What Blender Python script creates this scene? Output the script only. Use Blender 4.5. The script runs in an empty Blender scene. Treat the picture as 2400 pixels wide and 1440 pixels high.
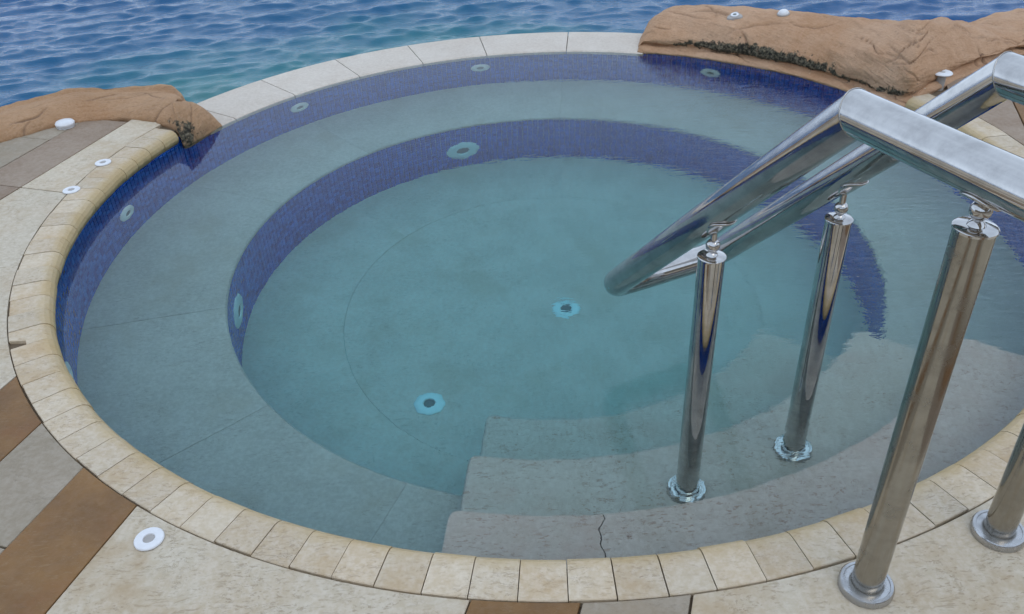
import bpy, bmesh, math, random
import numpy as np
from mathutils import Vector, Matrix, noise as mnoise
random.seed(7); rng = np.random.default_rng(7)
R = math.radians
sc = bpy.context.scene
C = sc.collection

# ------------------------------------------------------------------ camera
TH, RO, FPX, CAMH = 0.6058, -0.0488, 2008.1, 1.6
cam = bpy.data.cameras.new('camera'); cam.sensor_width = 36; cam.lens = FPX/2400*36
cam.clip_start = 0.02; cam.clip_end = 6000
co = bpy.data.objects.new('camera', cam); C.objects.link(co)
co.matrix_world = Matrix.Translation((0, 0, CAMH)) @ (Matrix.Rotation(math.pi/2-TH, 4, 'X') @ Matrix.Rotation(RO, 4, 'Z'))
sc.camera = co

# ------------------------------------------------------------------ sky, sun, exposure
SUN_EL, SUN_AZ = R(58), R(150)         # veiled sun behind the photographer
w = bpy.data.worlds.new('World'); sc.world = w; w.use_nodes = True
nt = w.node_tree; nt.nodes.clear()
sky = nt.nodes.new('ShaderNodeTexSky'); sky.sky_type = 'NISHITA'; sky.sun_disc = False
sky.sun_elevation = SUN_EL; sky.sun_rotation = SUN_AZ
sky.air_density = 1.0; sky.dust_density = 2.0; sky.ozone_density = 1.0
hs = nt.nodes.new('ShaderNodeHueSaturation'); hs.inputs['Saturation'].default_value = 0.72
bg = nt.nodes.new('ShaderNodeBackground'); bg.inputs['Strength'].default_value = 0.12
out = nt.nodes.new('ShaderNodeOutputWorld')
# thin even cloud veil over the blue, a little uneven as real stratus is
veil = nt.nodes.new('ShaderNodeMix'); veil.data_type = 'RGBA'; veil.inputs[7].default_value = (6.9, 8.0, 9.8, 1)
tcw = nt.nodes.new('ShaderNodeTexCoord'); nzw = nt.nodes.new('ShaderNodeTexNoise'); nzw.inputs['Scale'].default_value = 2.2; nzw.inputs['Detail'].default_value = 5
mrw = nt.nodes.new('ShaderNodeMapRange'); mrw.inputs[1].default_value = 0.3; mrw.inputs[2].default_value = 0.7; mrw.inputs[3].default_value = 0.72; mrw.inputs[4].default_value = 0.95
nt.links.new(tcw.outputs['Generated'], nzw.inputs['Vector']); nt.links.new(nzw.outputs['Fac'], mrw.inputs[0]); nt.links.new(mrw.outputs[0], veil.inputs['Factor'])
nt.links.new(sky.outputs[0], hs.inputs['Color']); 
sxw = nt.nodes.new('ShaderNodeSeparateXYZ'); nt.links.new(tcw.outputs['Generated'], sxw.inputs[0])
def wm(op, a, b):
    n = nt.nodes.new('ShaderNodeMath'); n.operation = op
    for k, v in enumerate((a, b)):
        if hasattr(v, 'is_output'): nt.links.new(v, n.inputs[k])
        else: n.inputs[k].default_value = v
    return n.outputs[0]
hz = wm('MULTIPLY_ADD', wm('POWER', wm('SUBTRACT', 1.0, wm('MAXIMUM', sxw.outputs[2], 0.0)), 3.5), 0.30)
hz.node.inputs[2].default_value = 0.95                       # haze: paler and brighter low down, all round
vmul = nt.nodes.new('ShaderNodeVectorMath'); vmul.operation = 'SCALE'; vmul.inputs[0].default_value = (7.6, 9.1, 11.3); nt.links.new(hz, vmul.inputs['Scale'])
nt.links.new(vmul.outputs[0], veil.inputs[7]); nt.links.new(hs.outputs[0], veil.inputs[6]); nt.links.new(veil.outputs[2], bg.inputs['Color']); nt.links.new(bg.outputs[0], out.inputs['Surface'])
sd = bpy.data.lights.new('sun', 'SUN'); sd.energy = 0.5; sd.angle = R(35); sd.color = (1.0, 0.95, 0.88)
so = bpy.data.objects.new('sun', sd); C.objects.link(so)
sdir = Vector((math.sin(SUN_AZ)*math.cos(SUN_EL), math.cos(SUN_AZ)*math.cos(SUN_EL), math.sin(SUN_EL)))
so.rotation_euler = sdir.to_track_quat('Z', 'Y').to_euler(); so.location = (0, 3, 8)
sc.view_settings.view_transform = 'Standard'; sc.view_settings.look = 'None'
sc.view_settings.exposure = 0.0; sc.view_settings.gamma = 1.0
sc.cycles.use_denoising = True; sc.cycles.use_adaptive_sampling = True; sc.cycles.adaptive_threshold = 0.04
sc.cycles.max_bounces = 8; sc.cycles.transmission_bounces = 6; sc.cycles.diffuse_bounces = 3; sc.cycles.glossy_bounces = 4

# ------------------------------------------------------------------ measured layout (metres, pool water at z = 0)
CX, CY = 0.1675, 3.0531                # pool centre
RW, RP = 1.836, 1.3105                 # outer tiled wall, pit wall
ZB, ZF = -0.4915, -0.98                # bench top, floor
ZD = 0.0775                            # deck and coping top
RCO, RCI = 1.942, 1.814                # coping
ZSEA = -0.55

def pol(r, a, z=0.0):
    return (CX + r*math.cos(R(a)), CY + r*math.sin(R(a)), z)

# ------------------------------------------------------------------ node helpers
def mat(name):
    m = bpy.data.materials.new(name); m.use_nodes = True
    t = m.node_tree; t.nodes.clear()
    o = t.nodes.new('ShaderNodeOutputMaterial')
    b = t.nodes.new('ShaderNodeBsdfPrincipled')
    t.links.new(b.outputs[0], o.inputs['Surface'])
    return m, t, b, o

class N:
    """tiny node graph helper"""
    def __init__(s, t): s.t = t
    def new(s, typ, **kw):
        n = s.t.nodes.new(typ)
        for k, v in kw.items(): setattr(n, k, v)
        return n
    def link(s, a, b): s.t.links.new(a, b)
    def setin(s, sock, v):
        if hasattr(v, 'is_output'): s.link(v, sock)
        else: sock.default_value = v
    def pos(s): return s.new('ShaderNodeNewGeometry').outputs['Position']
    def rand(s): return s.new('ShaderNodeObjectInfo').outputs['Random']
    def math(s, op, a, b=0.0, c=None):
        n = s.new('ShaderNodeMath', operation=op); s.setin(n.inputs[0], a); s.setin(n.inputs[1], b)
        if c is not None: s.setin(n.inputs[2], c)
        return n.outputs[0]
    def vmath(s, op, a, b):
        n = s.new('ShaderNodeVectorMath', operation=op); s.setin(n.inputs[0], a); s.setin(n.inputs[1], b); return n.outputs[0]
    def mapping(s, v, loc=(0,0,0), rot=(0,0,0), scale=(1,1,1)):
        n = s.new('ShaderNodeMapping'); s.link(v, n.inputs[0])
        n.inputs['Rotation'].default_value = rot; n.inputs['Scale'].default_value = scale
        s.setin(n.inputs['Location'], loc); return n.outputs[0]
    def noise(s, v, scale, detail=4, rough=0.55, dist=0.0, out='Fac'):
        n = s.new('ShaderNodeTexNoise'); s.link(v, n.inputs['Vector'])
        n.inputs['Scale'].default_value = scale; n.inputs['Detail'].default_value = detail
        n.inputs['Roughness'].default_value = rough; n.inputs['Distortion'].default_value = dist
        return n.outputs[out]
    def ramp(s, f, stops, interp='LINEAR'):
        n = s.new('ShaderNodeValToRGB'); s.link(f, n.inputs[0]); e = n.color_ramp.elements
        n.color_ramp.interpolation = interp
        while len(e) < len(stops): e.new(0.5)
        for el, (p, c) in zip(e, stops):
            el.position = p; el.color = c if len(c) == 4 else (*c, 1)
        return n.outputs[0]
    def step(s, f, a, b):
        n = s.new('ShaderNodeMapRange'); n.interpolation_type = 'SMOOTHSTEP'; s.setin(n.inputs[0], f)
        n.inputs[1].default_value = a; n.inputs[2].default_value = b; return n.outputs[0]
    def mix(s, f, a, b, mode='MIX'):
        n = s.new('ShaderNodeMix', data_type='RGBA', blend_type=mode); s.setin(n.inputs['Factor'], f)
        for sock, v in ((n.inputs[6], a), (n.inputs[7], b)):
            if hasattr(v, 'is_output'): s.link(v, sock)
            else: sock.default_value = (*v, 1) if len(v) == 3 else v
        return n.outputs[2]
    def bump(s, h, strength, dist):
        n = s.new('ShaderNodeBump'); s.link(h, n.inputs['Height']); n.inputs['Strength'].default_value = strength
        n.inputs['Distance'].default_value = dist; return n.outputs[0]
    def sep(s, v):
        n = s.new('ShaderNodeSeparateXYZ'); s.link(v, n.inputs[0]); return n.outputs
    def attr(s, name):
        n = s.new('ShaderNodeAttribute', attribute_name=name); return n.outputs['Fac']

def stone(name, base, alt, vein, stain=None, rot=0.0, vein_amt=0.6, rough=0.62, vary=0.12, pores=True, stain_amt=0.5, vscale=1.0, speck=0.5):
    """limestone: soft clouding, hair-thin veins and flecks, pits, a per-stone tone"""
    m, t, b, o = mat(name); n = N(t)
    p = n.pos(); rnd = n.rand()
    cmb = n.new('ShaderNodeCombineXYZ'); n.link(n.math('MULTIPLY', rnd, 37.0), cmb.inputs[0]); n.link(n.math('MULTIPLY', rnd, 11.0), cmb.inputs[1])
    p = n.vmath('ADD', p, cmb.outputs[0])
    cloud = n.noise(p, 5.0, 5, 0.6)
    col = n.mix(n.step(cloud, 0.35, 0.68), base, alt)
    fine = n.noise(p, 70, 3, 0.6)
    col = n.mix(n.math('MULTIPLY', n.step(fine, 0.3, 0.75), speck), col, n.mix(0.4, col, (0.9, 0.85, 0.78)), 'MIX')
    # flecks: stretched noise, thresholded into short dark dashes
    pr = n.mapping(p, rot=(0, 0, rot), scale=(1, 3.2, 1))
    warp = n.noise(p, 9, 2, 0.5, out='Color')
    pr2 = n.vmath('ADD', pr, n.vmath('MULTIPLY', warp, (0.12, 0.12, 0.12)))
    f1 = n.noise(pr2, 48*vscale, 3, 0.7)
    patch = n.step(n.noise(p, 7, 3, 0.6), 0.38, 0.62)
    dash = n.math('MULTIPLY', n.step(f1, 0.545, 0.64), n.math('MULTIPLY_ADD', patch, 0.75, 0.25))
    # thin crack-like veins
    v1 = n.noise(pr2, 14*vscale, 4, 0.62, 0.6)
    line = n.math('SUBTRACT', 1.0, n.step(n.math('ABSOLUTE', n.math('SUBTRACT', v1, 0.5)), 0.0, 0.012))
    gate = n.step(n.noise(p, 13, 2, 0.5), 0.5, 0.66)
    vv = n.math('MAXIMUM', n.math('MULTIPLY', dash, 0.7), n.math('MULTIPLY', line, gate))
    vf = n.math('MULTIPLY', vv, vein_amt)
    col = n.mix(vf, col, vein)
    if stain:
        st = n.step(n.noise(n.vmath('ADD', p, (3.3, 1.7, 0)), 3.2, 5, 0.65), 0.50, 0.72)
        col = n.mix(n.math('MULTIPLY', st, stain_amt), col, stain)
    tone = n.math('MULTIPLY_ADD', rnd, vary*2, 1-vary)
    cc = n.new('ShaderNodeCombineXYZ'); [n.link(tone, cc.inputs[i]) for i in range(3)]
    col = n.mix(1.0, col, cc.outputs[0], 'MULTIPLY')
    n.link(col, b.inputs['Base Color'])
    b.inputs['Roughness'].default_value = rough; b.inputs['Specular IOR Level'].default_value = 0.35
    h = n.math('SUBTRACT', n.math('ADD', n.math('MULTIPLY', fine, 0.35), n.math('MULTIPLY', cloud, 0.5)), n.math('MULTIPLY', vv, 0.5))
    n.link(n.bump(h, 0.5, 0.004), b.inputs['Normal'])
    return m

def plain(name, col, rough=0.5, metal=0.0, noise_amt=0.1, scale=25, bumpd=0.0, spec=0.5):
    m, t, b, o = mat(name); n = N(t); p = n.pos()
    f = n.noise(p, scale, 4, 0.6)
    lo = tuple(c*(1-noise_amt) for c in col); hi = tuple(min(1, c*(1+noise_amt)) for c in col)
    n.link(n.mix(f, lo, hi), b.inputs['Base Color'])
    b.inputs['Roughness'].default_value = rough; b.inputs['Metallic'].default_value = metal
    b.inputs['Specular IOR Level'].default_value = spec
    if bumpd: n.link(n.bump(f, 0.6, bumpd), b.inputs['Normal'])
    return m

M = {}
CREAM, CREAM2 = (0.49, 0.425, 0.32), (0.56, 0.46, 0.33)
M['deck_cream'] = stone('cream_limestone', CREAM, (0.460, 0.376, 0.264), (0.207, 0.143, 0.079), (0.368, 0.256, 0.136), rot=R(-72), vein_amt=0.6, stain_amt=0.6, vary=0.04)
M['deck_brown'] = stone('brown_limestone', (0.225, 0.118, 0.040), (0.165, 0.085, 0.030), (0.36, 0.25, 0.14), (0.225, 0.10, 0.038), rot=R(10), vein_amt=0.25, vary=0.06, speck=0.06, stain_amt=0.7)
M['deck_grey'] = stone('grey_limestone', (0.298, 0.247, 0.184), (0.256, 0.211, 0.150), (0.207, 0.159, 0.105), (0.282, 0.208, 0.128), vein_amt=0.25, vary=0.05, speck=0.2)
M['coping'] = stone('coping_limestone', (0.507, 0.423, 0.305), (0.475, 0.372, 0.246), (0.238, 0.155, 0.089), (0.412, 0.272, 0.127), rot=R(20), vein_amt=0.55, vary=0.085, stain_amt=0.6)
M['rim'] = stone('rim_limestone', (0.535, 0.481, 0.412), (0.489, 0.428, 0.359), (0.305, 0.245, 0.190), vein_amt=0.35, vary=0.04)
M['pool_stone'] = stone('pool_limestone', (0.516, 0.445, 0.384), (0.454, 0.393, 0.337), (0.266, 0.185, 0.133), (0.422, 0.334, 0.251), vein_amt=0.45, vary=0.04, vscale=0.9)
M['floor_stone'] = stone('floor_limestone', (0.775, 0.543, 0.444), (0.691, 0.481, 0.388), (0.363, 0.215, 0.140), (0.606, 0.403, 0.290), vein_amt=0.4, vary=0.03, vscale=0.85)
M['step_stone'] = stone('step_limestone', (0.530, 0.445, 0.373), (0.484, 0.399, 0.326), (0.306, 0.154, 0.091), (0.506, 0.360, 0.292), vein_amt=0.8, stain_amt=0.55, vary=0.03, vscale=0.85)
M['mortar'] = plain('mortar', (0.13, 0.095, 0.06), 0.9, noise_amt=0.4, scale=30, bumpd=0.003)
M['concrete'] = plain('concrete', (0.40, 0.33, 0.25), 0.9, noise_amt=0.2, scale=9, bumpd=0.004)
M['grout'] = plain('tile_grout', (0.46, 0.52, 0.68), 0.8, noise_amt=0.25, scale=20)
M['plastic'] = plain('white_plastic', (0.68, 0.69, 0.71), 0.4, noise_amt=0.12, scale=60)
M['jet_plastic'] = plain('jet_plastic', (0.82, 0.85, 0.80), 0.4, noise_amt=0.05, scale=60)
M['dark'] = plain('dark_hole', (0.15, 0.17, 0.16), 0.7, noise_amt=0.3)
M['grey_pipe'] = plain('grey_pipe', (0.35, 0.33, 0.31), 0.6, noise_amt=0.3)

def tile_mat():
    m, t, b, o = mat('cobalt_glass_tile'); n = N(t); p = n.pos()
    wn = n.new('ShaderNodeTexWhiteNoise'); n.link(n.vmath('SNAP', p, (0.028, 0.028, 0.028)), wn.inputs['Vector'])
    f = n.noise(p, 40, 2, 0.5)
    col = n.mix(wn.outputs['Value'], (0.003, 0.048, 0.36), (0.014, 0.165, 0.72))
    col = n.mix(n.math('MULTIPLY', f, 0.4), col, (0.006, 0.018, 0.20))
    n.link(col, b.inputs['Base Color']); b.inputs['Roughness'].default_value = 0.12
    return m
M['tile'] = tile_mat()

def steel(name, rough, tint, blotch):
    m, t, b, o = mat(name); n = N(t); p = n.pos()
    f = n.noise(p, 22, 5, 0.65); g = n.noise(p, 140, 2, 0.5)
    b.inputs['Metallic'].default_value = 1.0
    n.link(n.mix(n.step(f, 0.35, 0.75), tint, tuple(c*blotch for c in tint)), b.inputs['Base Color'])
    r = n.math('MULTIPLY_ADD', n.step(f, 0.4, 0.8), rough*1.2, rough*0.6)
    n.link(r, b.inputs['Roughness'])
    n.link(n.bump(g, 0.08, 0.0006), b.inputs['Normal'])
    return m
M['steel'] = steel('polished_steel', 0.07, (0.56, 0.545, 0.53), 0.76)
M['satin'] = steel('dulled_steel', 0.22, (0.38, 0.36, 0.32), 0.8)
M['flange'] = steel('flange_steel', 0.34, (0.50, 0.50, 0.50), 0.85)

# ------------------------------------------------------------------ mesh helpers
def me_obj(name, verts, faces, m, parent=None, smooth=False, uvfn=None):
    me = bpy.data.meshes.new(name); me.from_pydata([tuple(v) for v in verts], [], faces); me.validate(); me.update()
    bm = bmesh.new(); bm.from_mesh(me); bmesh.ops.recalc_face_normals(bm, faces=bm.faces); bm.to_mesh(me); bm.free()
    if smooth:
        for p in me.polygons: p.use_smooth = True
    me.materials.append(m)
    o = bpy.data.objects.new(name, me); C.objects.link(o)
    if parent: o.parent = parent
    return o
def tag(o, label=None, cat=None, group=None, kind=None):
    for k, v in (('label', label), ('category', cat), ('group', group), ('kind', kind)):
        if v: o[k] = v
    return o
def empty(name, loc=(0,0,0)):
    o = bpy.data.objects.new(name, None); o.empty_display_size = 0.1; o.location = loc; C.objects.link(o); return o

def sector(name, sect, a0, a1, m, parent, da=1.0, smooth=False, wob=0.0, close=True):
    """sweep a closed (r, z) section between two angles round the pool centre -> a solid"""
    k = max(1, int(math.ceil(abs(a1-a0)/da))); S = len(sect); full = abs(a1-a0) >= 359.99
    vs, fs = [], []
    n_ = k if full else k+1
    for i in range(n_):
        a = a0+(a1-a0)*i/k
        for (r, z) in sect: vs.append(pol(r, a, z))
    for i in range(k):
        j = (i+1) % n_
        for s in range(S if close else S-1):
            s2 = (s+1) % S
            fs.append((i*S+s, j*S+s, j*S+s2, i*S+s2))
    if not full and close:
        fs.append(tuple(range(S))); fs.append(tuple(reversed([k*S+s for s in range(S)])))
    return me_obj(name, vs, fs, m, parent, smooth)

def lathe_geo(prof, seg=24, M4=None, lobes=0, amp=0.0):
    vs, fs = [], []; P_ = len(prof)
    for i in range(seg):
        a = 2*math.pi*i/seg
        for (r, z) in prof:
            rr = r*(1+amp*math.cos(lobes*a)) if lobes else r
            v = Vector((rr*math.cos(a), rr*math.sin(a), z)); vs.append(M4 @ v if M4 else v)
    for i in range(seg):
        j = (i+1) % seg
        for s in range(P_-1): fs.append((i*P_+s, j*P_+s, j*P_+s+1, i*P_+s+1))
    return vs, fs
def lathe(name, prof, m, parent=None, seg=28, M4=None, smooth=True, lobes=0, amp=0.0, ang=40):
    vs, fs = lathe_geo(prof, seg, M4, lobes, amp)
    o = me_obj(name, vs, fs, m, parent, smooth)
    if smooth:
        me = o.data; bm = bmesh.new(); bm.from_mesh(me)
        bmesh.ops.remove_doubles(bm, verts=bm.verts, dist=1e-6)
        bmesh.ops.split_edges(bm, edges=[e for e in bm.edges if len(e.link_faces) == 2 and e.calc_face_angle() > R(ang)])
        bm.to_mesh(me); bm.free()
    return o

# ------------------------------------------------------------------ SEA
def build_sea():
    def axis(lo, f0, f1, hi, d):
        mid = np.arange(f0, f1+d/2, d); g = d; a = []; x = f1
        while x < hi: g *= 1.13; x += g; a.append(x)
        b = []; x = f0; g = d
        while x > lo: g *= 1.13; x -= g; b.append(x)
        return np.concatenate([np.array(b[::-1]), mid, np.array(a)])
    xs = axis(-2500, -4.4, 5.6, 2500, 0.019); ys = axis(1.5, 3.7, 11.0, 4000, 0.019)
    X, Y = np.meshgrid(xs, ys)
    Z = np.zeros_like(X); DX = np.zeros_like(X); DY = np.zeros_like(X)
    dist = np.hypot(X-0, Y-7)
    for i in range(90):
        lam = 0.10*(0.46/0.10)**rng.random(); k = 2*math.pi/lam
        th = R(-68)+rng.normal()*0.5; amp = 0.0050*lam*(0.6+0.8*rng.random())
        ph = rng.random()*6.28
        fade = np.clip(1.6-dist/(lam*60), 0, 1)
        arg = k*(X*math.cos(th)+Y*math.sin(th))+ph
        Z += amp*np.cos(arg)*fade
        DX -= 0.4*amp*math.cos(th)*np.sin(arg)*fade; DY -= 0.4*amp*math.sin(th)*np.sin(arg)*fade
    Z += ZSEA
    V = np.stack([X+DX, Y+DY, Z], -1).reshape(-1, 3)
    nx, ny = len(xs), len(ys)
    ii = np.arange(ny-1)[:, None]*nx+np.arange(nx-1)[None]
    F = np.stack([ii, ii+1, ii+nx+1, ii+nx], -1).reshape(-1, 4)
    F = F[(np.hypot(X.ravel()[F[:, 0]]-CX, Y.ravel()[F[:, 0]]-CY) > 2.0)]      # the pool stands in the sea
    me = bpy.data.meshes.new('sea'); me.vertices.add(len(V)); me.vertices.foreach_set('co', V.ravel())
    me.loops.add(F.size); me.loops.foreach_set('vertex_index', F.ravel().astype(np.int32))
    me.polygons.add(len(F)); me.polygons.foreach_set('loop_start', np.arange(0, F.size, 4, dtype=np.int32))
    me.polygons.foreach_set('use_smooth', np.ones(len(F), bool)); me.update(); me.validate()
    m, t, b, o_ = mat('sea_water'); n = N(t); p = n.pos(); s = n.sep(p)
    dx = n.math('SUBTRACT', s[0], CX); dy = n.math('SUBTRACT', s[1], CY)
    rr = n.math('SQRT', n.math('ADD', n.math('MULTIPLY', dx, dx), n.math('MULTIPLY', dy, dy)))
    # reef edge runs along the shore: shallow sand-green by the rim, then turquoise, then deep blue
    shore = n.math('ADD', rr, n.math('MULTIPLY', n.math('MAXIMUM', dx, 0.0), 0.9))
    wob = n.noise(p, 0.9, 4, 0.6)
    d = n.math('ADD', shore, n.math('MULTIPLY', n.math('SUBTRACT', wob, 0.5), 2.2))
    d = n.math('DIVIDE', n.math('SUBTRACT', d, 2.0), 6.0)
    col = n.ramp(d, [(0.0, (0.17, 0.20, 0.165)), (0.12, (0.09, 0.19, 0.18)), (0.28, (0.025, 0.155, 0.185)), (0.5, (0.006, 0.088, 0.195)), (1.0, (0.004, 0.066, 0.19))])
    n.link(col, b.inputs['Base Color']); b.inputs['Roughness'].default_value = 0.03; b.inputs['IOR'].default_value = 1.33
    h = n.noise(n.mapping(p, rot=(0, 0, R(-10)), scale=(1, 1.9, 1)), 34, 4, 0.6, 0.3)
    n.link(n.bump(h, 0.5, 0.011), b.inputs['Normal'])
    me.materials.append(m)
    o = bpy.data.objects.new('sea', me); C.objects.link(o); tag(o, kind='structure')
build_sea()

# ------------------------------------------------------------------ DECK
DU = Vector((math.sin(R(72)), -math.cos(R(72)))); DV = Vector((math.cos(R(72)), math.sin(R(72))))
def uv2(u, v): q = DU*u+DV*v; return (q.x, q.y)

def cutter(r):
    vs, fs = lathe_geo([(0.0001, -3), (r, -3), (r, 3), (0.0001, 3)], 256, Matrix.Translation((CX, CY, 0)))
    o = me_obj('cut', vs, fs, M['mortar']); 
    bm = bmesh.new(); bm.from_mesh(o.data); bmesh.ops.remove_doubles(bm, verts=bm.verts, dist=1e-3); bmesh.ops.recalc_face_normals(bm, faces=bm.faces); bm.to_mesh(o.data); bm.free()
    return o
CUT = cutter(1.9445)
def bake(o, bevel=0.0):
    b = o.modifiers.new('b', 'BOOLEAN'); b.object = CUT; b.operation = 'DIFFERENCE'; b.solver = 'EXACT'
    if bevel:
        v = o.modifiers.new('v', 'BEVEL'); v.width = bevel; v.segments = 1; v.limit_method = 'ANGLE'; v.angle_limit = R(50)
    dg = bpy.context.evaluated_depsgraph_get()
    me = bpy.data.meshes.new_from_object(o.evaluated_get(dg)); o.modifiers.clear(); o.data = me
    return len(me.polygons)

def prism(name, poly, z0, z1, m, parent=None):
    k = len(poly); vs = [(x, y, z0) for x, y in poly]+[(x, y, z1) for x, y in poly]
    fs = [tuple(reversed(range(k))), tuple(range(k, 2*k))]+[(i, (i+1) % k, k+(i+1) % k, k+i) for i in range(k)]
    return me_obj(name, vs, fs, m, parent)

deck_poly = [(-9, -9), (12, -9), (12, 5.2), (3.6, 5.2), (2.75, 4.62), (2.30, 4.20), (1.95, 3.95), (1.5, 3.0), (-1.3, 3.0), (-1.5, 3.98), (-2.2, 4.12), (-2.9, 3.75), (-4.5, 3.4), (-9, 3.2)]
deck = prism('deck', deck_poly, -0.9, ZD-0.014, M['mortar']); bake(deck)
tag(deck, kind='structure')
STR = [(-8.0, -3.42, 'deck_cream'), (-3.42, -3.13, 'deck_grey'), (-3.13, -2.90, 'deck_grey2'), (-2.90, -1.985, 'deck_cream'), (-1.985, -1.766, 'deck_brown'), (-1.766, -1.537, 'deck_grey'),
       (-1.537, -1.322, 'deck_brown'), (-1.322, -0.461, 'deck_cream'), (-0.461, -0.234, 'deck_brown'), (-0.234, -0.016, 'deck_grey'), (-0.016, 0.80, 'deck_cream'),
       (0.80, 1.06, 'deck_grey2'), (1.06, 1.30, 'deck_brown'), (1.30, 1.55, 'deck_grey'), (1.55, 2.5, 'deck_cream'), (2.5, 8.0, 'deck_grey')]
M['deck_grey2'] = stone('taupe_limestone', (0.235, 0.165, 0.11), (0.275, 0.205, 0.145), (0.30, 0.24, 0.18), (0.19, 0.115, 0.065), vein_amt=0.25, vary=0.05, speck=0.2)
JV = {2: [2.46], 3: [2.46], 4: [0.6], 5: [0.9], 6: [0.2], 7: [-0.2], 8: [0.55], 9: [0.3], 10: [0.15, 2.25], 11: [2.0, 3.35], 12: [2.6, 3.5], 0: [2.2], 1: [2.9], 13: [2.3]}
def shore_v(u):      # where each strip stops under the rocks or at the sea
    if u < -2.3: return 3.16 + 0.12*(u+3.0)
    if u > 0.3: return min(5.4, 4.42 + 1.1*(u-0.85))
    return 2.9
for i, (u0, u1, mm) in enumerate(STR):
    js = [-6.0]+JV.get(i, [])
    js = js+[max(shore_v((u0+u1)/2), js[-1]+0.3)]
    for v0, v1 in zip(js[:-1], js[1:]):
        if v1-v0 < 0.05: continue
        g = 0.0028
        gl = 0.0012 if 3 < i < 8 else g
        dz = random.uniform(-0.0012, 0.0012)
        q = prism('paving_slab', [uv2(u0+gl, v0+g), uv2(u1-gl, v0+g), uv2(u1-gl, v1-g), uv2(u0+gl, v1-g)], ZD-0.05, ZD+dz, M[mm], deck)
        if bake(q, 0.0015) == 0: bpy.data.objects.remove(q)
bpy.data.objects.remove(CUT)

# hillside added behind the camera, unseen, to darken what the steel reflects
def build_added_hill():
    vs, fs = [], []; na, nr = 64, 14
    for i in range(na+1):
        a = R(178+184*i/na)
        for j in range(nr):
            r = 10+j*2.2; q = Vector((r*math.cos(a), r*math.sin(a)*1.0-0.5, 0))
            z = ZD-0.3+ (j**1.15)*0.62*(0.8+0.5*mnoise.noise(q*0.16))+ (0.8*mnoise.noise(q*0.5) if j else -0.4)
            vs.append((q.x, q.y, z))
    for i in range(na):
        for j in range(nr-1): fs.append((i*nr+j, (i+1)*nr+j, (i+1)*nr+j+1, i*nr+j+1))
    o = me_obj('added_hillside', vs, fs, plain('added_hill_earth', (0.16, 0.125, 0.085), 0.95, noise_amt=0.6, scale=1.2, bumpd=0.05), None, True)
    tag(o, kind='structure')
build_added_hill()

# ------------------------------------------------------------------ POOL
pool = empty('soaking_pool', (CX, CY, 0))
tag(pool, 'round sunken soaking pool with cobalt mosaic walls, stone bench and curved steps', 'pool')
inv = Matrix.Translation((-CX, -CY, 0))
def adopt(o, parent=pool):
    o.parent = parent; o.matrix_parent_inverse = parent.matrix_world.inverted() if parent is not pool else inv
    return o
TG = 0.006  # grout sits behind the tile face
shell = adopt(sector('shell', [(2.105, -0.008), (2.105, -1.2), (0.0, -1.2), (0.0, ZF-0.03), (RP+0.05, ZF-0.03), (RP+0.05, ZB-0.03), (RW+0.05, ZB-0.03), (RW+0.05, -0.03), (1.90, -0.008)], 0, 360, M['concrete'], None, 2.0))
upper = adopt(sector('tiled_wall', [(RW+TG, 0.03), (RW+0.06, 0.03), (RW+0.06, ZB-0.02), (RW+TG, ZB-0.02)], 152, 379, M['grout'], None, 1.0, True))
upper2 = adopt(sector('tiled_wall', [(RW+TG, -0.012), (RW+0.06, -0.012), (RW+0.06, ZB-0.02), (RW+TG, ZB-0.02)], 18.5, 152.5, M['grout'], None, 1.0, True))
inner = adopt(sector('pit_wall', [(RP+TG, ZB-0.024), (RP+0.06, ZB-0.024), (RP+0.06, ZF-0.02), (RP+TG, ZF-0.02)], 0, 360, M['grout'], None, 1.0, True))

# mosaic tiles
TS = 0.0283
def tile_geo(r, a, z, sz, tilt=0.0):
    """tile facing the centre: 5 quads with a chamfered face"""
    h = sz/2-0.0010; d = TG+0.001; ca, sa = math.cos(R(a)), math.sin(R(a)); c_ = h-0.0016
    er = Vector((-ca, -sa, 0)); et = Vector((-sa, ca, 0)); ez = Vector((0, 0, 1)); o = Vector(pol(r, a, z))
    vs = [o+er*(-d)+et*x+ez*y for x, y in ((-h, -h), (h, -h), (h, h), (-h, h))]
    vs += [o+er*(tilt*x/h)+et*x+ez*y for x, y in ((-c_, -c_), (c_, -c_), (c_, c_), (-c_, c_))]
    return vs, [(4, 5, 6, 7), (0, 1, 5, 4), (1, 2, 6, 5), (2, 3, 7, 6), (3, 0, 4, 7)]
proto = None
def tile_proto():
    h = TS/2-0.0010; c_ = h-0.0016; d = TG+0.001
    vs = [(-d, x, y) for x, y in ((-h, -h), (h, -h), (h, h), (-h, h))]+[(0, x, y) for x, y in ((-c_, -c_), (c_, -c_), (c_, c_), (-c_, c_))]
    me = bpy.data.meshes.new('tile'); me.from_pydata(vs, [], [(4, 5, 6, 7), (0, 1, 5, 4), (1, 2, 6, 5), (2, 3, 7, 6), (3, 0, 4, 7)])
    me.materials.append(M['tile']); return me
TP = tile_proto()
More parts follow.
